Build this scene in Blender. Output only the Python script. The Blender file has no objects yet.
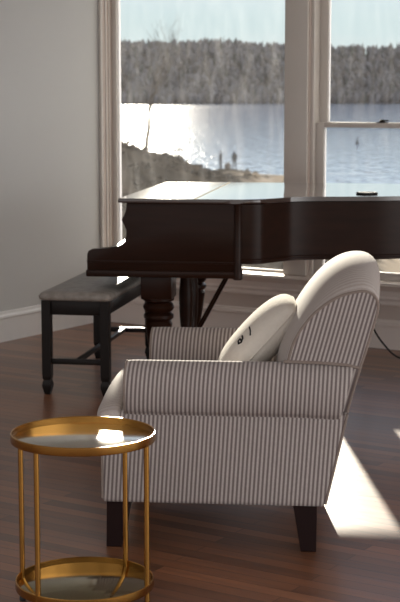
import bpy, bmesh, math, random
from mathutils import Vector, Matrix, noise
random.seed(7)
PI = math.pi
R = math.radians
sc = bpy.context.scene
COL = sc.collection

# ------------------------------------------------------------------ helpers
def link(o):
    COL.objects.link(o)
    return o

def empty(name, loc=(0, 0, 0), rz=0.0):
    o = link(bpy.data.objects.new(name, None))
    o.empty_display_size = 0.1
    o.location = loc
    o.rotation_euler = (0, 0, rz)
    return o

def tag(o, label=None, cat=None, group=None, kind=None):
    if label: o['label'] = label
    if cat: o['category'] = cat
    if group: o['group'] = group
    if kind: o['kind'] = kind
    return o

def obj(name, bm, mats, parent=None, smooth=True, sharp=35):
    bmesh.ops.recalc_face_normals(bm, faces=bm.faces)
    me = bpy.data.meshes.new(name)
    bm.to_mesh(me)
    bm.free()
    if not isinstance(mats, (list, tuple)): mats = [mats]
    for m in mats: me.materials.append(m)
    if smooth:
        me.shade_smooth()
        me.set_sharp_from_angle(angle=R(sharp))
    o = link(bpy.data.objects.new(name, me))
    if parent: o.parent = parent
    return o

def box(bm, x0, x1, y0, y1, z0, z1, bev=0.0, seg=2, mi=0):
    vs = [bm.verts.new((x, y, z)) for z in (z0, z1) for y in (y0, y1) for x in (x0, x1)]
    q = [(0, 2, 3, 1), (4, 5, 7, 6), (0, 1, 5, 4), (2, 6, 7, 3), (0, 4, 6, 2), (1, 3, 7, 5)]
    fs = [bm.faces.new([vs[i] for i in f]) for f in q]
    for f in fs: f.material_index = mi
    if bev > 0:
        es = list({e for f in fs for e in f.edges})
        bmesh.ops.bevel(bm, geom=es, offset=bev, segments=seg, affect='EDGES', profile=0.5)

def loft(bm, rings, closed=True, cap=True, loop=False, mi=0):
    """rings: lists of equal length of points"""
    vr = [[bm.verts.new(p) for p in r] for r in rings]
    n = len(vr[0])
    m = len(vr)
    for i in range(m if loop else m - 1):
        a, b = vr[i], vr[(i + 1) % m]
        for j in range(n if closed else n - 1):
            k = (j + 1) % n
            f = bm.faces.new((a[j], a[k], b[k], b[j]))
            f.material_index = mi
    if cap and not loop:
        bm.faces.new(vr[0][::-1]).material_index = mi
        bm.faces.new(vr[-1]).material_index = mi
    return vr

def tube(bm, path, rad, n=8, closed=False, cap=True, mi=0):
    path = [Vector(p) for p in path]
    m = len(path)
    rings = []
    up = None
    for i, p in enumerate(path):
        if closed: t = path[(i + 1) % m] - path[i - 1]
        elif i == 0: t = path[1] - path[0]
        elif i == m - 1: t = path[-1] - path[-2]
        else: t = path[i + 1] - path[i - 1]
        t.normalize()
        if up is None:
            up = Vector((0, 0, 1)) if abs(t.z) < .9 else Vector((1, 0, 0))
        a = up - t * up.dot(t)
        if a.length < 1e-5: a = t.orthogonal()
        a.normalize()
        b = t.cross(a)
        up = a
        r = rad[i] if isinstance(rad, (list, tuple)) else rad
        rings.append([p + (a * math.cos(2 * PI * k / n) + b * math.sin(2 * PI * k / n)) * r for k in range(n)])
    loft(bm, rings, cap=cap, loop=closed, mi=mi)

def lathe(bm, prof, n=24, c=(0, 0, 0), ring=False, mi=0):
    """prof: (radius, z) from bottom up; ring=True closes the profile on itself"""
    rings = [[(c[0] + r * math.cos(2 * PI * k / n), c[1] + r * math.sin(2 * PI * k / n), c[2] + z) for k in range(n)] for r, z in prof]
    loft(bm, rings, cap=not ring, loop=ring, mi=mi)

def prism(bm, poly, axis, a0, a1, mi=0, bev=0.0, seg=2):
    """poly of 2-D points extruded along an axis ('y': points are x,z; 'z': points are x,y)"""
    if axis == 'y': P = lambda p, a: (p[0], a, p[1])
    elif axis == 'z': P = lambda p, a: (p[0], p[1], a)
    else: P = lambda p, a: (a, p[0], p[1])
    A = [bm.verts.new(P(p, a0)) for p in poly]
    B = [bm.verts.new(P(p, a1)) for p in poly]
    n = len(poly)
    fs = []
    for i in range(n):
        j = (i + 1) % n
        fs.append(bm.faces.new((A[i], A[j], B[j], B[i])))
    ca, cb = bm.faces.new(A[::-1]), bm.faces.new(B)
    fs += [ca, cb]
    for f in fs: f.material_index = mi
    if bev > 0:
        es = list(set(ca.edges) | set(cb.edges))
        bmesh.ops.bevel(bm, geom=es, offset=bev, segments=seg, affect='EDGES', profile=0.5)

def catmull(pts, sub=4, closed=False):
    pts = [Vector(p) for p in pts]
    n = len(pts)
    out = []
    rng = range(n) if closed else range(n - 1)
    for i in rng:
        if closed: p0, p1, p2, p3 = pts[i - 1], pts[i], pts[(i + 1) % n], pts[(i + 2) % n]
        else: p0, p1, p2, p3 = pts[max(i - 1, 0)], pts[i], pts[i + 1], pts[min(i + 2, n - 1)]
        for k in range(sub):
            t = k / sub
            out.append(.5 * ((2 * p1) + (p2 - p0) * t + (2 * p0 - 5 * p1 + 4 * p2 - p3) * t * t + (3 * p1 - p0 - 3 * p2 + p3) * t ** 3))
    if not closed: out.append(pts[-1])
    return out

# ------------------------------------------------------------------ materials
def mat(name):
    m = bpy.data.materials.new(name)
    m.use_nodes = True
    nt = m.node_tree
    return m, nt, nt.nodes, nt.links, nt.nodes['Principled BSDF']

def rgb(h):
    """sRGB hex -> linear"""
    c = [int(h[i:i + 2], 16) / 255 for i in (0, 2, 4)]
    return tuple(v / 12.92 if v <= .04045 else ((v + .055) / 1.055) ** 2.4 for v in c) + (1,)

def simple(name, col, rough=.5, metal=0.0, spec=.5, var=0.12, scale=8.0, bump=0.0, coat=0.0, stretch=None):
    m, nt, N, L, b = mat(name)
    if isinstance(col, str): col = rgb(col)
    tc = N.new('ShaderNodeTexCoord')
    mp = N.new('ShaderNodeMapping')
    if stretch: mp.inputs['Scale'].default_value = stretch
    nz = N.new('ShaderNodeTexNoise')
    nz.inputs['Scale'].default_value = scale
    nz.inputs['Detail'].default_value = 5
    L.new(tc.outputs['Object'], mp.inputs['Vector'])
    L.new(mp.outputs['Vector'], nz.inputs['Vector'])
    mx = N.new('ShaderNodeMix')
    mx.data_type = 'RGBA'
    mx.inputs['A'].default_value = tuple(c * (1 - var) for c in col[:3]) + (1,)
    mx.inputs['B'].default_value = tuple(min(1, c * (1 + var)) for c in col[:3]) + (1,)
    L.new(nz.outputs['Fac'], mx.inputs['Factor'])
    L.new(mx.outputs['Result'], b.inputs['Base Color'])
    b.inputs['Roughness'].default_value = rough
    b.inputs['Metallic'].default_value = metal
    b.inputs['Specular IOR Level'].default_value = spec
    b.inputs['Coat Weight'].default_value = coat
    b.inputs['Coat Roughness'].default_value = .06
    if bump:
        bp = N.new('ShaderNodeBump')
        bp.inputs['Strength'].default_value = bump
        bp.inputs['Distance'].default_value = .01
        L.new(nz.outputs['Fac'], bp.inputs['Height'])
        L.new(bp.outputs['Normal'], b.inputs['Normal'])
    return m

def math_node(N, L, op, a, b=None, c=None):
    n = N.new('ShaderNodeMath')
    n.operation = op
    for i, v in enumerate((a, b, c)):
        if v is None: continue
        if isinstance(v, (int, float)): n.inputs[i].default_value = v
        else: L.new(v, n.inputs[i])
    return n.outputs[0]

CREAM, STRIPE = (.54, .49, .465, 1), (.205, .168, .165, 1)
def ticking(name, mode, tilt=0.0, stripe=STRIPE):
    """woven ticking stripe; mode 'x', 'y' or 'auto' (by the facing of the cloth)"""
    m, nt, N, L, b = mat(name)
    tc = N.new('ShaderNodeTexCoord')
    sp = N.new('ShaderNodeSeparateXYZ')
    L.new(tc.outputs['Object'], sp.inputs[0])
    x = math_node(N, L, 'MULTIPLY_ADD', sp.outputs['Z'], tilt, sp.outputs['X'])
    y = sp.outputs['Y']
    if mode == 'x': u = x
    elif mode == 'y': u = y
    else:
        sn = N.new('ShaderNodeSeparateXYZ')
        L.new(tc.outputs['Normal'], sn.inputs[0])
        ax = math_node(N, L, 'ABSOLUTE', sn.outputs['X'])
        ay = math_node(N, L, 'ABSOLUTE', sn.outputs['Y'])
        g = math_node(N, L, 'GREATER_THAN', ay, ax)
        d = math_node(N, L, 'SUBTRACT', x, y)
        u = math_node(N, L, 'MULTIPLY_ADD', d, g, y)
    w = math_node(N, L, 'MULTIPLY', u, 2 * PI / .0137)
    s = math_node(N, L, 'SINE', w)
    mr = N.new('ShaderNodeMapRange')
    mr.interpolation_type = 'SMOOTHSTEP'
    mr.inputs['From Min'].default_value = -.55
    mr.inputs['From Max'].default_value = .5
    L.new(s, mr.inputs['Value'])
    nz = N.new('ShaderNodeTexNoise')
    nz.inputs['Scale'].default_value = 260
    L.new(tc.outputs['Object'], nz.inputs['Vector'])
    mx = N.new('ShaderNodeMix'); mx.data_type = 'RGBA'
    mx.inputs['A'].default_value = CREAM
    mx.inputs['B'].default_value = stripe
    L.new(mr.outputs['Result'], mx.inputs['Factor'])
    m2 = N.new('ShaderNodeMix'); m2.data_type = 'RGBA'; m2.blend_type = 'MULTIPLY'
    m2.inputs['Factor'].default_value = .35
    L.new(mx.outputs['Result'], m2.inputs['A'])
    L.new(nz.outputs['Fac'], m2.inputs['B'])
    L.new(m2.outputs['Result'], b.inputs['Base Color'])
    b.inputs['Roughness'].default_value = .9
    b.inputs['Specular IOR Level'].default_value = .15
    b.inputs['Sheen Weight'].default_value = .15
    bp = N.new('ShaderNodeBump')
    bp.inputs['Strength'].default_value = .25
    bp.inputs['Distance'].default_value = .002
    L.new(nz.outputs['Fac'], bp.inputs['Height'])
    L.new(bp.outputs['Normal'], b.inputs['Normal'])
    return m

def floor_material():
    m, nt, N, L, b = mat('oak_boards')
    tc = N.new('ShaderNodeTexCoord')
    br = N.new('ShaderNodeTexBrick')
    br.inputs['Scale'].default_value = 1.0
    br.inputs['Mortar Size'].default_value = .0012
    br.inputs['Mortar Smooth'].default_value = .2
    br.inputs['Brick Width'].default_value = 1.25
    br.inputs['Row Height'].default_value = .062
    br.offset = .37
    br.inputs['Color1'].default_value = (.0, .0, .0, 1)
    br.inputs['Color2'].default_value = (1, 1, 1, 1)
    br.inputs['Mortar'].default_value = (.3, .3, .3, 1)
    L.new(tc.outputs['Object'], br.inputs['Vector'])
    mp = N.new('ShaderNodeMapping')
    mp.inputs['Scale'].default_value = (1.6, 22, 1)
    L.new(tc.outputs['Object'], mp.inputs['Vector'])
    nz = N.new('ShaderNodeTexNoise')
    nz.inputs['Scale'].default_value = 2.2
    nz.inputs['Detail'].default_value = 7
    nz.inputs['Distortion'].default_value = .6
    L.new(mp.outputs['Vector'], nz.inputs['Vector'])
    f = math_node(N, L, 'MULTIPLY_ADD', br.outputs['Color'], .45, math_node(N, L, 'MULTIPLY', nz.outputs['Fac'], .75))
    cr = N.new('ShaderNodeValToRGB')
    e = cr.color_ramp.elements
    e[0].position = .1; e[0].color = (.045, .019, .011, 1)
    e[1].position = .95; e[1].color = (.30, .122, .056, 1)
    L.new(f, cr.inputs['Fac'])
    mm = N.new('ShaderNodeMix'); mm.data_type = 'RGBA'
    mm.inputs['B'].default_value = (.018, .010, .007, 1)
    L.new(br.outputs['Fac'], mm.inputs['Factor'])
    L.new(cr.outputs['Color'], mm.inputs['A'])
    L.new(mm.outputs['Result'], b.inputs['Base Color'])
    rr = N.new('ShaderNodeMapRange')
    rr.inputs['To Min'].default_value = .30
    rr.inputs['To Max'].default_value = .46
    L.new(nz.outputs['Fac'], rr.inputs['Value'])
    L.new(rr.outputs['Result'], b.inputs['Roughness'])
    b.inputs['Specular IOR Level'].default_value = .45
    b.inputs['Coat Weight'].default_value = .32
    b.inputs['Coat Roughness'].default_value = .2
    h = math_node(N, L, 'SUBTRACT', math_node(N, L, 'MULTIPLY', nz.outputs['Fac'], .35), br.outputs['Fac'])
    bp = N.new('ShaderNodeBump')
    bp.inputs['Strength'].default_value = .25
    bp.inputs['Distance'].default_value = .002
    L.new(h, bp.inputs['Height'])
    L.new(bp.outputs['Normal'], b.inputs['Normal'])
    return m

def glass_material(name, dirt_haze):
    """clear window pane with a weak reflection and thin streaks of grime that catch the sun, over an even haze veil"""
    m = bpy.data.materials.new(name); m.use_nodes = True
    nt = m.node_tree; N = nt.nodes; L = nt.links
    N.remove(N['Principled BSDF'])
    out = N['Material Output']
    tr = N.new('ShaderNodeBsdfTransparent')
    gl = N.new('ShaderNodeBsdfGlossy'); gl.inputs['Roughness'].default_value = .01
    fr = N.new('ShaderNodeFresnel'); fr.inputs['IOR'].default_value = 1.45
    m1 = N.new('ShaderNodeMixShader')
    L.new(fr.outputs[0], m1.inputs[0]); L.new(tr.outputs[0], m1.inputs[1]); L.new(gl.outputs[0], m1.inputs[2])
    tl = N.new('ShaderNodeBsdfTranslucent'); tl.inputs['Color'].default_value = (.95, .93, .92, 1)
    tc = N.new('ShaderNodeTexCoord')
    mp = N.new('ShaderNodeMapping')
    mp.inputs['Rotation'].default_value = (0, R(14), 0)
    mp.inputs['Scale'].default_value = (9, 1, 2.2)
    L.new(tc.outputs['Object'], mp.inputs['Vector'])
    nz = N.new('ShaderNodeTexNoise'); nz.inputs['Scale'].default_value = 2.0; nz.inputs['Detail'].default_value = 6
    L.new(mp.outputs['Vector'], nz.inputs['Vector'])
    pw = math_node(N, L, 'POWER', nz.outputs['Fac'], 3.2)
    fa = math_node(N, L, 'MULTIPLY_ADD', pw, dirt_haze * 7, dirt_haze * .55)  # streaks are grime, the even part is a veil standing in for haze
    m2 = N.new('ShaderNodeMixShader')
    L.new(fa, m2.inputs[0]); L.new(m1.outputs[0], m2.inputs[1]); L.new(tl.outputs[0], m2.inputs[2])
    L.new(m2.outputs[0], out.inputs['Surface'])
    return m

def water_material():
    m, nt, N, L, b = mat('lake_water')
    tc = N.new('ShaderNodeTexCoord')
    b.inputs['Base Color'].default_value = (.21, .29, .44, 1)
    b.inputs['Roughness'].default_value = .07
    b.inputs['IOR'].default_value = 1.33
    hs = None
    for s, st, a in ((1.1, (1, .22, 1), 1.0), (2.3, (1, .15, 1), .5)):
        mp = N.new('ShaderNodeMapping'); mp.inputs['Scale'].default_value = st
        L.new(tc.outputs['Object'], mp.inputs['Vector'])
        nz = N.new('ShaderNodeTexNoise'); nz.inputs['Scale'].default_value = s
        nz.inputs['Detail'].default_value = 2
        L.new(mp.outputs['Vector'], nz.inputs['Vector'])
        v = math_node(N, L, 'MULTIPLY', nz.outputs['Fac'], a)
        hs = v if hs is None else math_node(N, L, 'ADD', hs, v)
    bp = N.new('ShaderNodeBump')
    bp.inputs['Strength'].default_value = 1.0
    bp.inputs['Distance'].default_value = .115
    L.new(hs, bp.inputs['Height'])
    L.new(bp.outputs['Normal'], b.inputs['Normal'])
    return m

def bank_material():
    m, nt, N, L, b = mat('winter_bank')
    tc = N.new('ShaderNodeTexCoord')
    nz = N.new('ShaderNodeTexNoise'); nz.inputs['Scale'].default_value = .55; nz.inputs['Detail'].default_value = 9
    L.new(tc.outputs['Object'], nz.inputs['Vector'])
    sp = N.new('ShaderNodeSeparateXYZ'); L.new(tc.outputs['Object'], sp.inputs[0])
    cr = N.new('ShaderNodeValToRGB')
    e = cr.color_ramp.elements
    e[0].position = .32; e[0].color = (.020, .016, .012, 1)
    e[1].position = .7; e[1].color = (.060, .048, .036, 1)
    L.new(nz.outputs['Fac'], cr.inputs['Fac'])
    mr = N.new('ShaderNodeMapRange')
    mr.inputs['From Min'].default_value = -5.75; mr.inputs['From Max'].default_value = -6.15
    L.new(math_node(N, L, 'MULTIPLY_ADD', nz.outputs['Fac'], 1.2, math_node(N, L, 'SUBTRACT', sp.outputs['Z'], .6)), mr.inputs['Value'])
    mx = N.new('ShaderNodeMix'); mx.data_type = 'RGBA'
    mx.inputs['B'].default_value = (.30, .245, .18, 1)
    L.new(mr.outputs['Result'], mx.inputs['Factor']); L.new(cr.outputs['Color'], mx.inputs['A'])
    L.new(mx.outputs['Result'], b.inputs['Base Color'])
    b.inputs['Roughness'].default_value = 1; b.inputs['Specular IOR Level'].default_value = 0
    return m

M = dict(
    wall=simple('wall_paint', (.56, .56, .55, 1), .85, var=.02, scale=3, spec=.2),
    trim=simple('trim_paint', (.66, .62, .58, 1), .45, var=.03, scale=5),
    base=simple('baseboard_paint', (.78, .77, .76, 1), .4, var=.03, scale=5),
    trim_bounce=simple('trim_paint_bounce_lit', (.80, .72, .67, 1), .45, var=.03, scale=5),  # copy of the trim paint with warm floor bounce put into its colour
    panel=simple('panel_paint', (.60, .51, .46, 1), .6, var=.03, scale=5),  # window wall paint, lightened in colour for bounce off the sunlit floor
    ceil=simple('ceiling_paint', (.75, .75, .74, 1), .9, var=.02, scale=3),
    floor=floor_material(),
    tick=ticking('ticking_across', 'x', .05),
    tick_auto=ticking('ticking_body', 'auto', .06),
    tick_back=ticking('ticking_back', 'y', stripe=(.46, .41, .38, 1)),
    tick_panel=ticking('ticking_side_panel', 'x', .27),
    piping=simple('piping_cord', (.25, .205, .18, 1), .9, spec=.1, scale=60),
    chair_leg=simple('dark_leg_wood', (.014, .006, .006, 1), .4, scale=20, spec=.25),
    pillow=simple('white_linen', (.72, .68, .61, 1), .95, spec=.1, var=.05, scale=90, bump=.25),
    ink=simple('black_print', (.015, .015, .016, 1), .9, spec=.1),
    piano=simple('dark_mahogany', (.021, .0078, .0042, 1), .28, var=.5, scale=3, spec=.14, coat=.0, stretch=(1, 6, 9)),
    piano_lid=simple('polished_lid', (.03, .013, .009, 1), .07, var=.3, scale=3, coat=1.0, stretch=(1, 8, 1)),
    brass=simple('piano_brass', (.55, .38, .16, 1), .3, 1.0),
    ivory=simple('ivory_keys', (.72, .68, .58, 1), .25),
    ebony=simple('ebony_keys', (.012, .012, .012, 1), .3),
    bench=simple('bench_black_wood', (.010, .007, .006, 1), .4, scale=20, var=.3, spec=.2),
    bench_seat=simple('bench_grey_damask', (.26, .235, .21, 1), .5, var=.55, scale=30, bump=.2),
    gold=simple('brushed_gold', (.42, .22, .055, 1), .24, 1.0, var=.12, scale=30),
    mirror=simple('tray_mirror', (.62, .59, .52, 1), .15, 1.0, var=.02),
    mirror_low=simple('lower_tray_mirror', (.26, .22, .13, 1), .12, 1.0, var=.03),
    rubber=simple('black_rubber', (.012, .012, .012, 1), .5),
    lock=simple('sash_lock_bronze', (.03, .025, .022, 1), .4, .6),
    glass1=glass_material('picture_pane', .0088),
    glass2=glass_material('sash_pane', .006),
    water=water_material(),
    bank=bank_material(),
    bark=simple('tree_bark', (.07, .055, .045, 1), .95, spec=.1),
    brush=simple('dry_brush', (.05, .04, .03, 1), 1, spec=0, var=.5, scale=1.5),
    hill=simple('far_hill_soil', (.10, .085, .08, 1), 1, spec=0, var=.3, scale=.02),
    wood_a=simple('bare_wood_haze_grey', (.125, .125, .135, 1), 1, spec=0, var=.3, scale=.08),  # bluish tone puts distance haze into the wood colour
    wood_b=simple('bare_wood_brown', (.105, .098, .098, 1), 1, spec=0, var=.3, scale=.08),
    wood_c=simple('evergreen_wood', (.045, .055, .05, 1), 1, spec=0, var=.3, scale=.08),
    rock=simple('shore_rock', (.09, .08, .075, 1), .9, spec=.2, var=.4, scale=3),
    coat_a=simple('dark_coat', (.03, .032, .04, 1), .9, spec=.1),
    coat_b=simple('navy_coat', (.02, .024, .035, 1), .9, spec=.1),
    buoy=simple('buoy_paint', (.03, .035, .04, 1), .6),
    post=simple('weathered_post', (.09, .08, .07, 1), .9, spec=.1),
)

# ------------------------------------------------------------------ camera
CAM_H, F, HOR = 1.49, 1500.0, 95.0
cd = bpy.data.cameras.new('camera')
cd.sensor_fit = 'VERTICAL'
cd.sensor_height = 36.0
cd.lens = F / 602 * 36.0
cd.clip_end = 6000
cd.dof.use_dof = True
cd.dof.focus_distance = 4.95
cd.dof.aperture_fstop = 9.0
cam = link(bpy.data.objects.new('camera', cd))
cam.location = (0, 0, CAM_H)
cam.rotation_euler = (PI / 2 - math.atan((301 - HOR) / F), 0, 0)
sc.camera = cam

# ------------------------------------------------------------------ light
SUN_EL, SUN_AZ = R(10.1), R(-2.5)
sd = bpy.data.lights.new('sun', 'SUN')
sd.energy = 15
sd.angle = R(.55)
sd.color = (1.0, .92, .76)
sun = link(bpy.data.objects.new('sun', sd))
dirv = Vector((math.sin(SUN_AZ) * math.cos(SUN_EL), math.cos(SUN_AZ) * math.cos(SUN_EL), math.sin(SUN_EL)))
sun.rotation_euler = dirv.to_track_quat('Z', 'Y').to_euler()
sun.location = (0, 30, 12)

w = bpy.data.worlds.new('sky'); sc.world = w; w.use_nodes = True
N, L = w.node_tree.nodes, w.node_tree.links
tc = N.new('ShaderNodeTexCoord')
sp = N.new('ShaderNodeSeparateXYZ'); L.new(tc.outputs['Generated'], sp.inputs[0])
cr = N.new('ShaderNodeValToRGB')
el = cr.color_ramp.elements
el[0].position = .0; el[0].color = (.22, .20, .19, 1)
el[1].position = 1.0; el[1].color = (.22, .36, .62, 1)
for p_, c_ in ((.485, (.30, .28, .27, 1)), (.502, (.70, .80, .81, 1)), (.525, (.65, .80, .81, 1)), (.56, (.76, .88, 1.02, 1)), (.68, (.55, .70, .92, 1))):
    q = el.new(p_); q.color = c_
mr = N.new('ShaderNodeMapRange'); mr.inputs['From Min'].default_value = -1
L.new(sp.outputs['Z'], mr.inputs['Value']); L.new(mr.outputs['Result'], cr.inputs['Fac'])
nz = N.new('ShaderNodeTexNoise'); nz.inputs['Scale'].default_value = 5; nz.inputs['Detail'].default_value = 4
mp = N.new('ShaderNodeMapping'); mp.inputs['Scale'].default_value = (1, 1, 6)
L.new(tc.outputs['Generated'], mp.inputs['Vector']); L.new(mp.outputs['Vector'], nz.inputs['Vector'])
mx = N.new('ShaderNodeMix'); mx.data_type = 'RGBA'
mx.inputs['B'].default_value = (.85, .88, .86, 1)
mm = N.new('ShaderNodeMapRange'); mm.inputs['From Min'].default_value = .45; mm.inputs['From Max'].default_value = .8; mm.inputs['To Max'].default_value = .4
L.new(nz.outputs['Fac'], mm.inputs['Value']); L.new(mm.outputs['Result'], mx.inputs['Factor'])
L.new(cr.outputs['Color'], mx.inputs['A'])
hz = N.new('ShaderNodeMapRange'); hz.interpolation_type = 'SMOOTHSTEP'
hz.inputs['From Min'].default_value = .35; hz.inputs['From Max'].default_value = -.5; hz.inputs['To Max'].default_value = .8
L.new(sp.outputs['Y'], hz.inputs['Value'])
m3 = N.new('ShaderNodeMix'); m3.data_type = 'RGBA'
m3.inputs['B'].default_value = (1.18, 1.10, 1.06, 1)
L.new(hz.outputs['Result'], m3.inputs['Factor']); L.new(mx.outputs['Result'], m3.inputs['A'])
hx = N.new('ShaderNodeMapRange'); hx.interpolation_type = 'SMOOTHSTEP'
hx.inputs['From Min'].default_value = .25; hx.inputs['From Max'].default_value = .85
L.new(sp.outputs['X'], hx.inputs['Value'])
m4 = N.new('ShaderNodeMix'); m4.data_type = 'RGBA'
m4.inputs['B'].default_value = (2.85, 2.82, 2.78, 1)
L.new(hx.outputs['Result'], m4.inputs['Factor']); L.new(m3.outputs['Result'], m4.inputs['A'])
L.new(m4.outputs['Result'], N['Background'].inputs['Color'])
N['Background'].inputs['Strength'].default_value = 1.0

# ------------------------------------------------------------------ room shell
# room axes: x runs along the window wall, y points out through it, origin in the far left corner
CX, CY, YAW = -.655, 9.90, R(-32.5)
def place(o):
    o.location = (CX, CY, 0); o.rotation_euler = (0, 0, YAW)
    return o
def struct(name, bm, m, smooth=True):
    o = obj(name, bm, m, smooth=smooth)
    o['kind'] = 'structure'
    return place(o)

S1a, S1b = .028, 1.385        # picture window opening
S2a, S2b = 1.551, 2.60        # double-hung window opening
ZS1, ZS2, ZH = .372, .385, 2.38
WT = .17
bm = bmesh.new(); box(bm, 0, 8.4, -11, 0, -.12, 0); struct('floor', bm, M['floor'])
bm = bmesh.new(); box(bm, -.15, 0, -11, WT, -.12, 2.75); struct('wall_left', bm, M['wall'])
bm = bmesh.new(); box(bm, -.15, 8.4, -7.2, WT, 2.75, 2.87); struct('ceiling', bm, M['ceil'])
bm = bmesh.new()
box(bm, 0, S1a, 0, WT, 0, 2.75)
box(bm, S1a, S1b, 0, WT, 0, ZS1)
box(bm, S1a, S1b, 0, WT, ZH, 2.75)
box(bm, S1b, S2a, 0, WT, 0, 2.75)
box(bm, S2a, S2b, 0, WT, 0, ZS2)
box(bm, S2a, S2b, 0, WT, ZH, 2.75)
box(bm, S2b, 8.4, 0, WT, 0, 2.75)
struct('wall_back', bm, M['panel'], smooth=False)
# baseboards with a stepped cap
def baseboard(bm, a, b):
    prof = [(0, 0), (-.018, 0), (-.018, .135), (-.026, .14), (-.026, .152), (-.016, .162), (-.012, .176), (0, .18)]
    return prof
bm = bmesh.new()
prism(bm, [(-y, z) for y, z in [(0, 0), (-.018, 0), (-.018, .140), (-.026, .146), (-.024, .158), (-.014, .168), (-.012, .182), (0, .185)]], 'y', -11, 0)
struct('baseboard_left', bm, M['base'])
bm = bmesh.new()
prism(bm, [(0, 0), (-.018, 0), (-.018, .132), (-.03, .138), (-.03, .15), (-.016, .16), (-.012, .172), (0, .175)], 'x', .026, 8.4)
struct('baseboard_back', bm, M['trim_bounce'])
# window stools (inner sills) and aprons
bm = bmesh.new()
prism(bm, [(.13, ZS1), (-.055, ZS1), (-.062, ZS1 + .008), (-.055, ZS1 + .022), (.13, ZS1 + .024)], 'x', S1a, S2b + .1)
struct('trim_1', bm, M['trim_bounce'])
bm = bmesh.new()
prism(bm, [(0, .258), (-.016, .258), (-.022, .268), (-.018, .285), (-.026, .30), (-.018, .312), (-.020, .345), (-.034, .36), (-.04, ZS1), (0, ZS1)], 'x', .0, S2b + .1)
struct('trim_2', bm, M['trim_bounce'])
# casing: mullion board between the windows, corner bead, heads, right casing
bm = bmesh.new()
box(bm, S1b + .004, S2a - .004, -.016, 0, ZS1 + .03, 2.44, .004)
struct('trim_3', bm, M['trim'])
bm = bmesh.new()
box(bm, .001, S1a, -.014, 0, ZS1 + .03, 2.44, .004)
tube(bm, [(.022, -.014, ZS1 + .03), (.022, -.014, 2.44)], .006, 8)
struct('trim_4', bm, M['trim'])
bm = bmesh.new()
box(bm, .0, S2b + .12, -.018, 0, ZH + .005, ZH + .13, .004)
struct('trim_5', bm, M['trim'])
bm = bmesh.new()
box(bm, S2b + .004, S2b + .12, -.016, 0, ZS1 + .03, ZH, .004)
struct('trim_6', bm, M['trim'])

def sash(bm, x0, x1, z0, z1, y0, y1, wl, wr, wb, wt):
    box(bm, x0, x0 + wl, y0, y1, z0, z1, .003)
    box(bm, x1 - wr, x1, y0, y1, z0, z1, .003)
    box(bm, x0 + wl, x1 - wr, y0, y1, z0, z0 + wb, .003)
    box(bm, x0 + wl, x1 - wr, y0, y1, z1 - wt, z1, .003)
def pane(name, x0, x1, z0, z1, y, m, parent):
    b = bmesh.new(); box(b, x0, x1, y - .002, y + .002, z0, z1)
    return obj(name, b, m, parent, smooth=False)

w1 = place(tag(empty('window_1'), kind='structure'))
bm = bmesh.new(); sash(bm, S1a + .001, S1b - .001, ZS1 + .024, ZH, .095, .150, .036, .022, .010, .03)
# stepped stop beads down the left jamb
for yy in (.022, .056): box(bm, S1a, S1a + .007, yy, yy + .012, ZS1 + .024, ZH, .002)
obj('window_frame', bm, M['trim'], w1)
pane('window_pane', S1a + .036, S1b - .022, ZS1 + .03, ZH - .03, .125, M['glass1'], w1)

w2 = place(tag(empty('window_2'), kind='structure'))
ZM = 1.315
bm = bmesh.new()
box(bm, S2a + .001, S2a + .014, .03, .165, ZS2, ZH, .002)
box(bm, S2b - .014, S2b - .001, .03, .165, ZS2, ZH, .002)
for yy in (.018,): box(bm, S2a, S2a + .022, yy, yy + .018, ZS2, ZH, .002)
obj('window_frame', bm, M['trim'], w2)
bm = bmesh.new(); sash(bm, S2a + .014, S2b - .014, ZS2, ZM + .012, .060, .098, .056, .036, .058, .030)
lo = obj('lower_sash', bm, M['trim'], w2)
bm = bmesh.new(); sash(bm, S2a + .014, S2b - .014, ZM - .018, ZH, .105, .143, .056, .036, .032, .04)
up = obj('upper_sash', bm, M['trim'], w2)
pane('window_pane', S2a + .07, S2b - .05, ZS2 + .055, ZM - .015, .079, M['glass2'], w2)
pane('window_pane', S2a + .07, S2b - .05, ZM + .01, ZH - .04, .124, M['glass2'], w2)
bm = bmesh.new()
xl = (S2a + S2b) / 2 - .075
box(bm, xl - .035, xl + .035, .062, .09, ZM + .012, ZM + .018, .002)
lathe(bm, [(.016, 0), (.017, .006), (.011, .016)], 14, (xl, .076, ZM + .016))
box(bm, xl - .002, xl + .045, .066, .078, ZM + .022, ZM + .030, .003)
obj('sash_lock', bm, M['lock'], w2)

# ------------------------------------------------------------------ armchair
CH = empty('armchair', (.078, 5.175, 0), R(175))
tag(CH, 'upholstered armchair in cream and grey ticking stripe with rolled arms and dark tapered legs', 'armchair')
# base
bm = bmesh.new()
poly = [(.368, .172), (.36, .160), (-.355, .160), (-.368, .172), (-.434, .47), (.30, .47), (.368, .44)]
prism(bm, poly, 'y', -.402, .402, bev=.014, seg=3)
base = obj('upholstered_base', bm, M['tick_auto'], CH)
for sy in (-1, 1):
    for pth in ([(.366, sy * .398, .175), (.366, sy * .398, .44)], [(-.366, sy * .398, .17), (-.434, sy * .398, .47)]):
        bm = bmesh.new(); tube(bm, pth, .0045, 6)
        obj('piping', bm, M['piping'], base)
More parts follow.
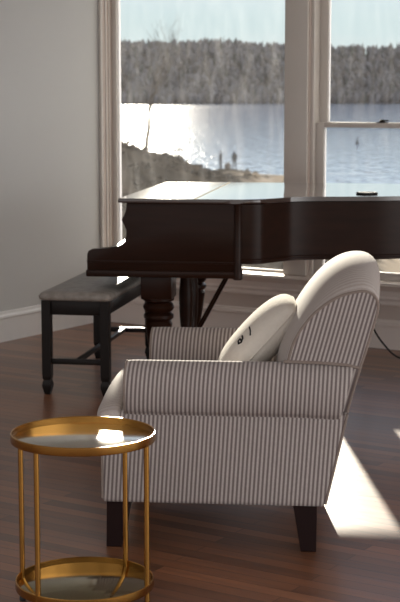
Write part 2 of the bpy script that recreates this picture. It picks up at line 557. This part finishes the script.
# arms
sec = [(.268, .40), (.270, .50), (.278, .565), (.300, .606), (.332, .626), (.362, .629), (.395, .617), (.422, .589), (.434, .548), (.432, .505), (.420, .473), (.402, .458), (.385, .40)]
secs = [Vector(p) for p in catmull([(a, b, 0) for a, b in sec], 3)]
for sy in (-1, 1):
    bm = bmesh.new()
    rings = []
    cvx, cvz = .35, .535
    for u, k in ((.284, .86), (.288, .93), (.284, .975), (.272, .995), (.25, 1.0), (.0, 1.004), (-.25, 1.0), (-.43, 1.0), (-.446, .985), (-.452, .95)):
        rings.append([(u + (.24 * (.629 - p.y) if u < -.4 else 0), sy * (cvx + (p.x - cvx) * k), cvz + (p.y - cvz) * k - (.006 if u < -.3 else 0)) for p in secs])
    loft(bm, rings)
    a = obj('arm', bm, M['tick'], CH)
    bm = bmesh.new()
    k = .955
    tube(bm, [(.287, sy * (cvx + (p.x - cvx) * k), cvz + (p.y - cvz) * k) for p in secs], .0045, 6)
    obj('piping', bm, M['piping'], a)
# back: side outline blended into a fuller, crowned centre outline
Ppan = [(-.20, .47), (-.233, .60), (-.260, .70), (-.308, .775), (-.360, .822), (-.408, .850), (-.450, .862), (-.488, .866), (-.518, .848), (-.527, .812), (-.512, .75), (-.489, .67), (-.462, .58), (-.432, .47)]
Pcen = [(-.160, .47), (-.186, .56), (-.200, .655), (-.243, .755), (-.290, .832), (-.345, .897), (-.405, .938), (-.465, .951), (-.513, .938), (-.540, .893), (-.530, .80), (-.503, .70), (-.466, .58), (-.436, .47)]
pa = catmull([(a, b, 0) for a, b in Ppan], 4); pc = catmull([(a, b, 0) for a, b in Pcen], 4)
HB = .362
def back_ring(v):
    t = min(1, abs(v) / HB)
    wgt = (1 - t ** 2.3) ** .62
    return [(a.x + (c.x - a.x) * wgt, v, a.y + (c.y - a.y) * wgt) for a, c in zip(pa, pc)]
vs_ = [HB * math.sin(PI / 2 * k / 16) for k in range(-16, 17)]
bm = bmesh.new(); loft(bm, [back_ring(v) for v in vs_], cap=False)
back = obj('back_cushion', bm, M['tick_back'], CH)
for sy in (-1, 1):
    bm = bmesh.new()
    r0 = [(p.x, sy * HB, p.y) for p in pa]
    r1 = [(-.38 + (p.x + .38) * .985, sy * (HB + .006), .65 + (p.y - .65) * .985) for p in pa]
    loft(bm, [r0, r1])
    sp_ = obj('side_panel', bm, M['tick_panel'], back)
    bm = bmesh.new()
    tube(bm, [(p.x, sy * (HB + .004), p.y) for p in pa], .005, 6)
    obj('welt', bm, M['piping'], back)
    bm = bmesh.new()
    tube(bm, [(-.226, sy * (HB + .006), .634), (-.34, sy * (HB + .008), .632), (-.43, sy * (HB + .008), .626), (-.476, sy * (HB + .006), .616)], .0055, 6)  # dark cord added on the arm joint for the missing seam shadow
    obj('welt', bm, M['piping'], back)
# seat cushion (T shape)
us = [-.20, -.08, .06, .18, .296, .34, .388]
vv = [-.415, -.34, -.268, -.13, 0, .13, .268, .34, .415]
bm = bmesh.new(); grid = {}
def inside(i, j): return us[i] >= .29 or (2 <= j <= 5)
def gv(i, j, top):
    k = (i, j, top)
    if k not in grid:
        u, v = us[i], vv[j]
        z = (.545 - .05 * (abs(v) / .415) ** 2 - .03 * max(0, (u - .2) / .19) ** 2) if top else .425
        grid[k] = bm.verts.new((u, v, z))
    return grid[k]
cells = [(i, j) for i in range(len(us) - 1) for j in range(len(vv) - 1) if inside(i, j)]
cs = set(cells)
for i, j in cells:
    for top in (0, 1):
        bm.faces.new([gv(i, j, top), gv(i + 1, j, top), gv(i + 1, j + 1, top), gv(i, j + 1, top)])
    for di, dj, e in ((-1, 0, ((i, j), (i, j + 1))), (1, 0, ((i + 1, j), (i + 1, j + 1))), (0, -1, ((i, j), (i + 1, j))), (0, 1, ((i, j + 1), (i + 1, j + 1)))):
        if (i + di, j + dj) not in cs:
            (a, b), (c, d) = e
            bm.faces.new([gv(a, b, 0), gv(c, d, 0), gv(c, d, 1), gv(a, b, 1)])
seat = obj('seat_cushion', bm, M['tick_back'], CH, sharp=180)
sm = seat.modifiers.new('round', 'SUBSURF'); sm.levels = 2; sm.render_levels = 2
# legs
for u, v, tilt in ((.315, .345, .018), (.315, -.345, .018), (-.300, .345, -.012), (-.300, -.345, -.012)):
    bm = bmesh.new()
    rings = []
    for z, h, o in ((0, .0235, tilt), (.004, .0255, tilt), (.160, .039, 0), (.17, .039, 0)):
        rings.append([(u + o + a * h, v + b * h, z) for a, b in ((-1, -1), (1, -1), (1, 1), (-1, 1))])
    loft(bm, rings)
    obj('leg', bm, M['chair_leg'], CH, smooth=False)

# ------------------------------------------------------------------ throw pillow
PW = empty('throw_pillow', CH.matrix_basis @ Vector((-.125, .03, .648)), R(175))
tag(PW, 'white throw pillow with small black print leaning in the striped armchair', 'pillow')
yawp = R(5)
n_ = Matrix.Rotation(yawp, 3, 'Z') @ Vector((.74, 0, .67)).normalized()
e2 = Matrix.Rotation(yawp, 3, 'Z') @ Vector((0, 1, 0))
e1 = n_.cross(e2).normalized()
if e1.z < 0: e1 = -e1
def pil(a, b, side):
    h = .20
    edge = (1 - abs(a) ** 2.4) * (1 - abs(b) ** 2.4)
    th = .072 * max(0, edge) ** .46
    rc = 1 - .15 * (abs(a * b)) ** 2.5
    a *= rc; b *= rc
    pin = 1 - .06 * (1 - b * b) * abs(a) ** 2
    pin2 = 1 - .06 * (1 - a * a) * abs(b) ** 2
    return e1 * (a * h * pin) + e2 * (b * h * pin2) + n_ * (th * side)
bm = bmesh.new(); G = 22
gr = {}
for side in (1, -1):
    for i in range(G + 1):
        for j in range(G + 1):
            a = math.sin((i / G - .5) * PI); b = math.sin((j / G - .5) * PI)
            rim = i in (0, G) or j in (0, G)
            k = (i, j, 0 if rim else side)
            if k not in gr: gr[k] = bm.verts.new(pil(a, b, side))
    for i in range(G):
        for j in range(G):
            f = [gr[(x, y, 0 if (x in (0, G) or y in (0, G)) else side)] for x, y in ((i, j), (i + 1, j), (i + 1, j + 1), (i, j + 1))]
            bm.faces.new(f)
obj('cover', bm, M['pillow'], PW, sharp=70)
bm = bmesh.new()
edge = [pil(-1 + 2 * k / 20, -1, 1) for k in range(20)] + [pil(1, -1 + 2 * k / 20, 1) for k in range(20)] + [pil(1 - 2 * k / 20, 1, 1) for k in range(20)] + [pil(-1, 1 - 2 * k / 20, 1) for k in range(20)]
tube(bm, edge, .003, 6, closed=True)
obj('piping', bm, M['pillow'], PW)
def stroke(bm, pts, r, side=1):
    P = [pil(a, b, side) + n_ * .0006 * side for a, b in pts]
    tube(bm, P, r, 6)
for pts, r, sd_ in (([(.12, .52), (.10, .66), (.05, .78)], .0028, 1),
                    ([(-.07, .56), (-.09, .66), (-.15, .72), (-.20, .67), (-.18, .59), (-.13, .58), (-.13, .68)], .0034, 1),
                    ([(-.25, .82), (-.33, .74), (-.40, .80), (-.46, .72)], .0045, -1)):
    bm = bmesh.new(); stroke(bm, pts, r, sd_)
    obj('printed_motif', bm, M['ink'], PW)

# ------------------------------------------------------------------ grand piano
PN = empty('grand_piano', (-.376, 7.42, 0), R(-8))
tag(PN, 'dark mahogany grand piano with closed polished lid standing along the windows', 'piano')
W = 1.42
cheek0 = [(-.187, .622), (.578, .622), (.578, .962), (.012, .962), (.014, .94), (.006, .922), (-.008, .908), (-.014, .895), (-.010, .884), (.006, .868), (.015, .845), (.014, .815), (.004, .787), (-.020, .767), (-.055, .757), (-.165, .751), (-.183, .742), (-.190, .725), (-.190, .64)]
bm = bmesh.new()
cheek = [(x, z if z > .96 else 1.49 - (1.49 - z) * 1.030) for x, z in cheek0]
ZB = cheek[0][1]
prism(bm, cheek, 'y', 0, .05, bev=.004)
prism(bm, [(min(x, .455), z) for x, z in cheek], 'y', W - .05, W, bev=.004)
box(bm, -.165, .455, .05, W - .05, ZB + .003, .66, .004)        # key bed
box(bm, -.172, -.150, .05, W - .05, .655, .692, .004)      # key slip
box(bm, .03, .05, .05, W - .05, .70, .955, .003)          # name board
lower = [(-.179, .640), (.566, .640), (.566, .628), (-.179, .628)]
box(bm, -.195, .57, -.008, .004, ZB - .004, ZB + .030, .005)
box(bm, -.191, .565, -.005, .004, ZB + .068, ZB + .078, .002)
lathe(bm, [(.020, ZB - .010), (.026, ZB - .004), (.026, ZB + .033), (.021, ZB + .043), (.021, .95), (.024, .962)], 18, (.565, .012, 0))
bentctl = [(.55, .004), (.66, .02), (.74, .12), (.82, .215), (.93, .265), (1.10, .295), (1.28, .335), (1.43, .43), (1.56, .60), (1.64, .82), (1.64, 1.02), (1.575, 1.20), (1.44, 1.33), (1.25, 1.405), (1.05, W)]
rim = [(p.x, p.y) for p in catmull([(a, b, 0) for a, b in bentctl], 4)]
prism(bm, [(.54, .004)] + rim + [(.3, W), (.3, 1.0), (.3, .06), (.54, .05)], 'z', .664, .958)
# bead along the foot of the bent side
tube(bm, [(p[0], p[1] - .002, .682) for p in rim], .007, 6)
case = obj('case', bm, M['piano'], PN)
def off(p, d):
    c = Vector((.75, .72)); v = Vector(p) - c
    return tuple(c + v * (1 + d / max(.2, v.length)))
bm = bmesh.new()
lid = [(-.028, -.016)] + [off(p, .018) for p in [(.45, .002)] + rim] + [(-.028, W + .012)]
lid[1] = (.50, -.016)
prism(bm, lid, 'z', .962, .984, bev=.005, seg=3)
lido = obj('lid', bm, M['piano_lid'], PN)
bm = bmesh.new()
tube(bm, [(.355, .0, .9842), (.355, W, .9842)], .0028, 6)
obj('hinge', bm, M['brass'], lido)
bm = bmesh.new()
nk = 52; kw = (W - .104) / nk
for k in range(nk):
    y0 = .052 + k * kw
    box(bm, -.148, .028, y0 + .0006, y0 + kw - .0006, .66, .700, .0015, 1)
obj('keyboard', bm, M['ivory'], PN)
bm = bmesh.new()
for k in range(nk - 1):
    if k % 7 in (1, 4): continue
    y0 = .052 + (k + 1) * kw
    box(bm, -.098, .028, y0 - .006, y0 + .006, .698, .712, .002, 1)
tag(obj('black_keys', bm, M['ebony'], PN), kind='stuff')
bm = bmesh.new()
prism(bm, [(.03, .70), (.024, .702), (.006, .80), (.010, .88), (.03, .95)], 'y', .052, W - .052)
obj('fallboard', bm, M['piano'], PN)
def piano_leg(x, y):
    b = bmesh.new()
    box(b, x - .078, x + .078, y - .078, y + .078, .478, .62, .004)
    lathe(b, [(.045, .115), (.052, .125), (.052, .145), (.036, .165), (.042, .22), (.056, .30), (.066, .37), (.070, .395), (.062, .41), (.076, .425), (.076, .44), (.060, .452), (.074, .465), (.080, .48), (.074, .495), (.062, .503), (.079, .514), (.079, .526)], 28, (x, y, -.047))
    l = obj('leg', b, M['piano'], PN)
    b = bmesh.new()
    lathe(b, [(.012, .034), (.016, .05), (.018, .072)], 12, (x, y, 0))
    tube(b, [(x - .009, y, .024), (x + .009, y, .024)], .024, 16)
    obj('caster', b, M['brass'], l)
piano_leg(.155, .10)
piano_leg(.155, W - .10)
piano_leg(1.50, .86)
# pedal lyre
LX, LY = .205, .80
bm = bmesh.new()
box(bm, LX - .045, LX + .045, LY - .16, LY + .16, .09, .16, .005)
lyre = obj('pedal_lyre', bm, M['piano'], PN)
bm = bmesh.new()
box(bm, LX - .05, LX + .05, LY - .17, LY + .17, .575, .60, .004)
obj('lyre_head', bm, M['piano'], lyre)
for sy in (-1, 1):
    bm = bmesh.new()
    lathe(bm, [(.030, .155), (.034, .17), (.026, .19), (.036, .30), (.040, .42), (.030, .53), (.036, .56), (.036, .605)], 16, (LX, LY + sy * .10, 0))
    obj('lyre_post', bm, M['piano'], lyre)
    bm = bmesh.new()
    tube(bm, [(LX + .02, LY + sy * .12, .15), (LX + .30, LY + sy * .12, .67)], .0075, 8)
    obj('brace_rod', bm, M['piano'], lyre)
for k in (-1, 0, 1):
    bm = bmesh.new()
    box(bm, LX - .15, LX - .04, LY + k * .07 - .012, LY + k * .07 + .012, .055 + .03, .098, .004)
    obj('pedal', bm, M['brass'], lyre)

# small black disc on the lid
bm = bmesh.new()
lathe(bm, [(.052, 0), (.056, .002), (.056, .007), (.053, .009), (.040, .009), (.038, .007)], 28)
co = obj('coaster', bm, M['rubber'])
co.location = PN.matrix_basis @ Vector((1.18, .50, .984))
tag(co, 'small round black coaster lying on the closed piano lid', 'coaster')

# ------------------------------------------------------------------ piano bench
BN = empty('piano_bench', (-.525, 7.91, 0), R(-10))
tag(BN, 'long black piano bench with grey upholstered top pushed half under the keyboard', 'bench')
hw, hl = .150, .53
bm = bmesh.new()
nx, ny = 10, 20
rings = []
for z, k in ((.478, -.012), (.483, .0), (.500, .004), (.513, -.004), (.520, -.018), (.524, -.05)):
    x, y, r = hw + .034 + k, hl + .036 + k, .03
    ring = []
    for cx_, cy_, a0 in ((1, 1, 0), (-1, 1, 90), (-1, -1, 180), (1, -1, 270)):
        for s in range(5):
            a = R(a0 + s * 22.5)
            ring.append((cx_ * (x - r) + r * math.cos(a), cy_ * (y - r) + r * math.sin(a), z))
    rings.append(ring)
loft(bm, rings)
obj('seat_cushion', bm, M['bench_seat'], BN, sharp=60)
bm = bmesh.new()
for s in (-1, 1):
    box(bm, s * hw - .011, s * hw + .011, -hl, hl, .405, .479, .003)
    box(bm, -hw, hw, s * hl - .011, s * hl + .011, .405, .479, .003)
obj('apron', bm, M['bench'], BN)
for sx in (-1, 1):
    for sy in (-1, 1):
        bm = bmesh.new()
        rings = []
        for z, h in ((0, .013), (.008, .015), (.045, .024), (.060, .022), (.075, .017), (.082, .021), (.10, .0225), (.40, .0225), (.478, .0225)):
            rings.append([(sx * hw + a * h, sy * hl + b * h, z) for a, b in ((-1, -1), (1, -1), (1, 1), (-1, 1))])
        loft(bm, rings)
        obj('leg', bm, M['bench'], BN, sharp=25)
bm = bmesh.new()
for s in (-1, 1): box(bm, -hw, hw, s * hl - .012, s * hl + .012, .155, .182, .004)
box(bm, -.012, .012, -hl, hl, .157, .180, .004)
obj('stretcher', bm, M['bench'], BN)

# ------------------------------------------------------------------ gold side table
TB = empty('side_table', (-.338, 4.25, 0))
tag(TB, 'round gold two tier side table with mirrored trays beside the armchair', 'side table')
def tray(name, z, r, h, mm, tilt=0):
    b = bmesh.new()
    lathe(b, [(r - .006, 0), (r - .001, .001), (r, .004), (r, h - .002), (r - .0015, h), (r - .0035, h), (r - .005, h - .002), (r - .005, .006)], 72, (0, 0, z), ring=True)
    lathe(b, [(r - .004, 0.0005), (r - .004, .0055)], 72, (0, 0, z))
    t = obj(name, b, M['gold'], TB)
    b = bmesh.new()
    lathe(b, [(r - .0055, 0), (r - .0055, .003), (r - .007, .004)], 72)
    m = obj('mirror', b, mm, t)
    m.location = (0, 0, z + .0055)
    m.rotation_euler = (R(tilt), 0, 0)
    return t
tray('top_tray', .500, .210, .026, M['mirror'], -1.2)
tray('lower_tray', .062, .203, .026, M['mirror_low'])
for a in (-19, 55, 165, 232):
    x, y = .1955 * math.cos(R(a)), .1955 * math.sin(R(a))
    bm = bmesh.new()
    tube(bm, [(x, y, .012), (x, y, .501)], .0078, 14)
    l = obj('leg', bm, M['gold'], TB)
    bm = bmesh.new()
    lathe(bm, [(.009, 0), (.010, .003), (.010, .012), (.008, .016)], 14, (x, y, 0))
    obj('foot', bm, M['rubber'], l)

# ------------------------------------------------------------------ power cord by the piano
pts = catmull([(.845, 7.86, .662), (.87, 8.0, .50), (.905, 8.10, .36), (.955, 8.2, .22), (1.035, 8.29, .10), (1.13, 8.33, .02), (1.3, 8.25, .006), (1.6, 8.05, .006)], 6)
bm = bmesh.new(); tube(bm, pts, .0055, 8)
tag(obj('power_cord', bm, M['rubber']), 'thin black cord hanging behind the armchair down to the floor', 'cord')

# ------------------------------------------------------------------ outdoors
WZ = -6.6
bm = bmesh.new()
vs = [bm.verts.new(p) for p in ((-3500, 14, WZ), (3500, 14, WZ), (3500, 5200, WZ), (-3500, 5200, WZ))]
bm.faces.new(vs)
tag(obj('lake', bm, M['water'], smooth=False), kind='structure')

def lerp_tab(tab, t):
    if t <= tab[0][0]: return tab[0][1]
    for (a, va), (b, vb) in zip(tab, tab[1:]):
        if t <= b: return va + (vb - va) * (t - a) / (b - a)
    return tab[-1][1]
CREST = [(12, -.7), (45, -.75), (70, -.9), (85, -1.75), (105, -3.5), (130, -5.5), (144, -6.1), (150, -6.45), (156, -7.4)]
EDGE = [(12, -9), (45, -7), (70, -4.2), (85, -2.2), (105, -.6), (130, 2.2), (140, 6.5), (146, 8.5), (156, 8)]
def ground(x, y):
    z = lerp_tab(CREST, y)
    e = lerp_tab(EDGE, y)
    if x > e: z -= .40 * (x - e)
    # low sand spit running right
    dx = max(0, abs(x - 7.5) - 2.6) / 1.6; dy = (y - 139.5) / 2.6
    z = max(z, -6.38 - .5 * (dx * dx + dy * dy))
    z += .6 * math.exp(-((x - 2.7) / 2.4) ** 2 - ((y - 146) / 3.2) ** 2)
    z += .35 * (noise.noise((x * .35, y * .25, 0)) ) * min(1, max(.12, (z - WZ) / 3)) + .16 * noise.noise((x * 1.3, y * .9, 3)) * min(1, max(.2, (z - WZ) / 3))
    return max(z, WZ - 1.2)
bm = bmesh.new()
xs = [-60 + 1.0 * i for i in range(45)] + [-15 + .4 * i for i in range(86)] + [20 + 2 * i for i in range(20)]
ys = [14 + 1.1 * i for i in range(130)]
g = [[bm.verts.new((x, y, ground(x, y))) for x in xs] for y in ys]
for i in range(len(ys) - 1):
    for j in range(len(xs) - 1):
        bm.faces.new((g[i][j], g[i][j + 1], g[i + 1][j + 1], g[i + 1][j]))
tag(obj('near_bank', bm, M['bank'], sharp=180), kind='structure')

# dry brush over the bank
bm = bmesh.new()
rnd = random.Random(3)
for k in range(900):
    y = rnd.uniform(50, 143); x = rnd.uniform(-16, 10) * (y / 110) - 1
    z = ground(x, y)
    if z < -5.9 or x > lerp_tab(EDGE, y) + 4: continue
    h = rnd.uniform(.12, .42)
    for q in range(5):
        a = rnd.uniform(0, 2 * PI); l = rnd.uniform(.2, .6); t = rnd.uniform(.05, .12)
        p = Vector((x + rnd.uniform(-.3, .3), y + rnd.uniform(-.3, .3), z - .05))
        tip = p + Vector((math.cos(a) * l * .5, math.sin(a) * l * .5, h * rnd.uniform(.6, 1)))
        s = Vector((math.cos(a + 1.57), math.sin(a + 1.57), 0)) * t
        mid = p.lerp(tip, .6)
        A = [bm.verts.new(v) for v in (p - s, p + s, mid + s * 1.3 + Vector((0, 0, .05)), tip, mid - s * 1.3)]
        bm.faces.new(A)
tag(obj('dry_brush', bm, M['brush'], smooth=False), 'dry brown brush covering the near lake bank', 'brush', kind='stuff')

# far shore: wooded hill
def hill_z(x, y):
    t = max(0, min(1, (y - 1428) / 170))
    t = t * t * (3 - 2 * t)
    top = 46 + 7 * noise.noise((x * .006, 1.7, 0)) + 3 * noise.noise((x * .02, 5.2, 0))
    return WZ - .4 + (top + 6.6) * t
bm = bmesh.new()
xs = [-900 + 14 * i for i in range(140)]
ys = [1424 + 12 * i for i in range(20)]
g = [[bm.verts.new((x, y, hill_z(x, y))) for x in xs] for y in ys]
for i in range(len(ys) - 1):
    for j in range(len(xs) - 1):
        bm.faces.new((g[i][j], g[i][j + 1], g[i + 1][j + 1], g[i + 1][j]))
tag(obj('far_hill', bm, M['hill'], sharp=180), kind='structure')
bm = bmesh.new()
rnd = random.Random(11)
tmpl = bmesh.new(); bmesh.ops.create_icosphere(tmpl, subdivisions=1, radius=1)
tv = [v.co.copy() for v in tmpl.verts]; tf = [[v.index for v in f.verts] for f in tmpl.faces]; tmpl.free()
for k in range(12000):
    x = rnd.uniform(-520, 720)
    y = 1430 + 165 * rnd.random()
    z = hill_z(x, y)
    r = rnd.random()
    mi = 0 if r < .5 else (1 if r < .86 else 2)
    hh = rnd.uniform(6.5, 11.5) * (1.2 if mi == 2 else 1); ww = rnd.uniform(1.3, 2.9) * (.6 if mi == 2 else 1)
    vsn = []
    for c in tv:
        j = rnd.uniform(.5, 1.5)
        wz = c.z if mi != 2 else c.z
        taper = 1.0 if mi != 2 else max(.08, (1 - c.z) * .62)
        vsn.append(bm.verts.new((x + c.x * ww * j * taper, y + c.y * ww * j * taper, z + hh * (.48 + .56 * wz * rnd.uniform(.7, 1.25)))))
    for f in tf:
        bm.faces.new([vsn[i] for i in f]).material_index = mi
tag(obj('far_forest', bm, [M['wood_a'], M['wood_b'], M['wood_c']], smooth=False), 'grey brown winter woods along the far side of the lake', 'forest', kind='stuff')

# bare tree on the bank
def bare_tree(name, x, y, h, seed, label):
    rnd = random.Random(seed)
    bm = bmesh.new(); bt = bmesh.new()
    def grow(b, p, d, l, r, depth):
        pts = [p]; rr = [r]
        q = p.copy(); dd = d.copy()
        for s in range(4):
            dd = (dd + Vector((rnd.uniform(-.18, .18), rnd.uniform(-.18, .18), rnd.uniform(-.02, .14)))).normalized()
            q = q + dd * (l / 4); pts.append(q.copy()); rr.append(r * (1 - .13 * (s + 1)))
        tube(b, pts, rr, 5 if depth < 2 else 3)
        if depth >= 5: return
        for c in range(3 if depth < 4 else 2):
            t = rnd.randint(2, 4)
            a = rnd.uniform(0, 2 * PI); sp = rnd.uniform(.45, .95)
            nd = (dd + Vector((math.cos(a), math.sin(a), .15)) * sp).normalized()
            grow(bt, pts[t], nd, l * rnd.uniform(.60, .8), rr[t] * .80, depth + 1)
    root = empty(name, (x, y, ground(x, y) - .15))
    tag(root, label, 'tree')
    grow(bm, Vector((0, 0, 0)), Vector((0, 0, 1)), h * .34, h * .016, 0)
    obj('trunk', bm, M['bark'], root); obj('branches', bt, M['bark'], root)
    return root
bare_tree('bare_tree', -3.05, 85, 9.2, 5, 'leafless tree on the near bank against the glittering lake')

# signpost
bm = bmesh.new()
gx, gy = -1.45, 103
tube(bm, [(0, 0, -.2), (0, 0, 1.45)], .035, 8)
box(bm, -.28, .28, -.02, .02, 1.10, 1.2, .005)
o = obj('post', bm, M['post']); o.location = (gx, gy, ground(gx, gy))
tag(o, 'thin wooden post with a crossbar on the lake bank', 'post')

# people at the water
def person(name, x, y, rz, m, label, sp):
    J = dict(pel=(0, 0, .92), che=(0, 0, 1.28), nec=(0, .01, 1.46), hea=(0, .03, 1.56), top=(0, .03, 1.68),
             ls=(.17, 0, 1.40), le=(.23, .02, 1.12), lw=(.22, .12, .90), lh=(.21, .15, .82),
             rs=(-.17, 0, 1.40), re=(-.23, .02, 1.12), rw=(-.20, .14, .92), rh=(-.19, .18, .85),
             lhip=(.09, 0, .88), lk=(.10 + sp * .3, .02, .48), la=(.11 + sp, -.02, .08), lt=(.12 + sp, .14, .03),
             rhip=(-.09, 0, .88), rk=(-.10 - sp * .3, .03, .48), ra=(-.11 - sp, .0, .08), rt=(-.12 - sp, .16, .03))
    rad = dict(pel=.15, che=.17, nec=.07, hea=.10, top=.08, ls=.085, le=.06, lw=.045, lh=.045, rs=.085, re=.06, rw=.045, rh=.045,
               lhip=.11, lk=.075, la=.055, lt=.045, rhip=.11, rk=.075, ra=.055, rt=.045)
    E_ = [('pel', 'che'), ('che', 'nec'), ('nec', 'hea'), ('hea', 'top'), ('che', 'ls'), ('ls', 'le'), ('le', 'lw'), ('lw', 'lh'), ('che', 'rs'), ('rs', 're'), ('re', 'rw'), ('rw', 'rh'),
          ('pel', 'lhip'), ('lhip', 'lk'), ('lk', 'la'), ('la', 'lt'), ('pel', 'rhip'), ('rhip', 'rk'), ('rk', 'ra'), ('ra', 'rt')]
    ks = list(J); idx = {k: i for i, k in enumerate(ks)}
    me = bpy.data.meshes.new(name)
    me.from_pydata([J[k] for k in ks], [(idx[a], idx[b]) for a, b in E_], [])
    me.materials.append(m)
    o = link(bpy.data.objects.new(name, me))
    sk = o.modifiers.new('skin', 'SKIN')
    if not me.skin_vertices: me.skin_vertices.new()
    for i, k in enumerate(ks):
        me.skin_vertices[0].data[i].radius = (rad[k], rad[k] * (.8 if k in ('pel', 'che') else 1))
        me.skin_vertices[0].data[i].use_root = (k == 'pel')
    sk.use_smooth_shade = True
    su = o.modifiers.new('sub', 'SUBSURF'); su.levels = 1; su.render_levels = 1
    o.location = (x, y, ground(x, y)); o.rotation_euler = (0, 0, rz)
    tag(o, label, 'person', 'people by the water')
    return o
person('person', 2.02, 146, R(70), M['coat_a'], 'person in a dark coat standing on the shore, the left one of the two', .02)
person('person', 3.35, 146, R(15), M['coat_b'], 'person in dark clothes standing on the shore, the right one of the two', .05)
def rock(x, y, sx, sy, sz, seed, label):
    b = bmesh.new(); bmesh.ops.create_icosphere(b, subdivisions=3, radius=1)
    for v in b.verts:
        k = 1 + .28 * noise.noise(v.co * 1.6 + Vector((seed, 0, 0)))
        v.co = Vector((v.co.x * sx * k, v.co.y * sy * k, max(-.4, v.co.z * sz * k)))
    o = obj('boulder', b, M['rock'], sharp=50); o.location = (x, y, ground(x, y) + sz * .15)
    tag(o, label, 'boulder', 'boulders on the shore')
rock(2.68, 146, .36, .4, .50, 3, 'rounded dark boulder on the shore between the two people')
rock(4.62, 147, .30, .3, .26, 8, 'low dark boulder lying just right of the right person')
rock(5.42, 147, .28, .3, .22, 15, 'flat dark boulder at the right end of the bank')

# buoy
bm = bmesh.new()
lathe(bm, [(.10, -.3), (.34, -.1), (.36, .12), (.22, .22), (.14, .5), (.10, .9), (.06, 1.15)], 16)
o = obj('buoy', bm, M['buoy']); o.location = (26.3, 252, WZ)
tag(o, 'small dark buoy floating on the lake beyond the right window', 'buoy')

# ------------------------------------------------------------------ view
sc.view_settings.view_transform = 'Standard'
sc.view_settings.look = 'None'
sc.view_settings.exposure = 0.0
sc.view_settings.gamma = 1.0
sc.view_settings.use_curve_mapping = False
sc.cycles.use_denoising = True
sc.cycles.max_bounces = 10
sc.cycles.transparent_max_bounces = 12
sc.cycles.sample_clamp_indirect = 4.0
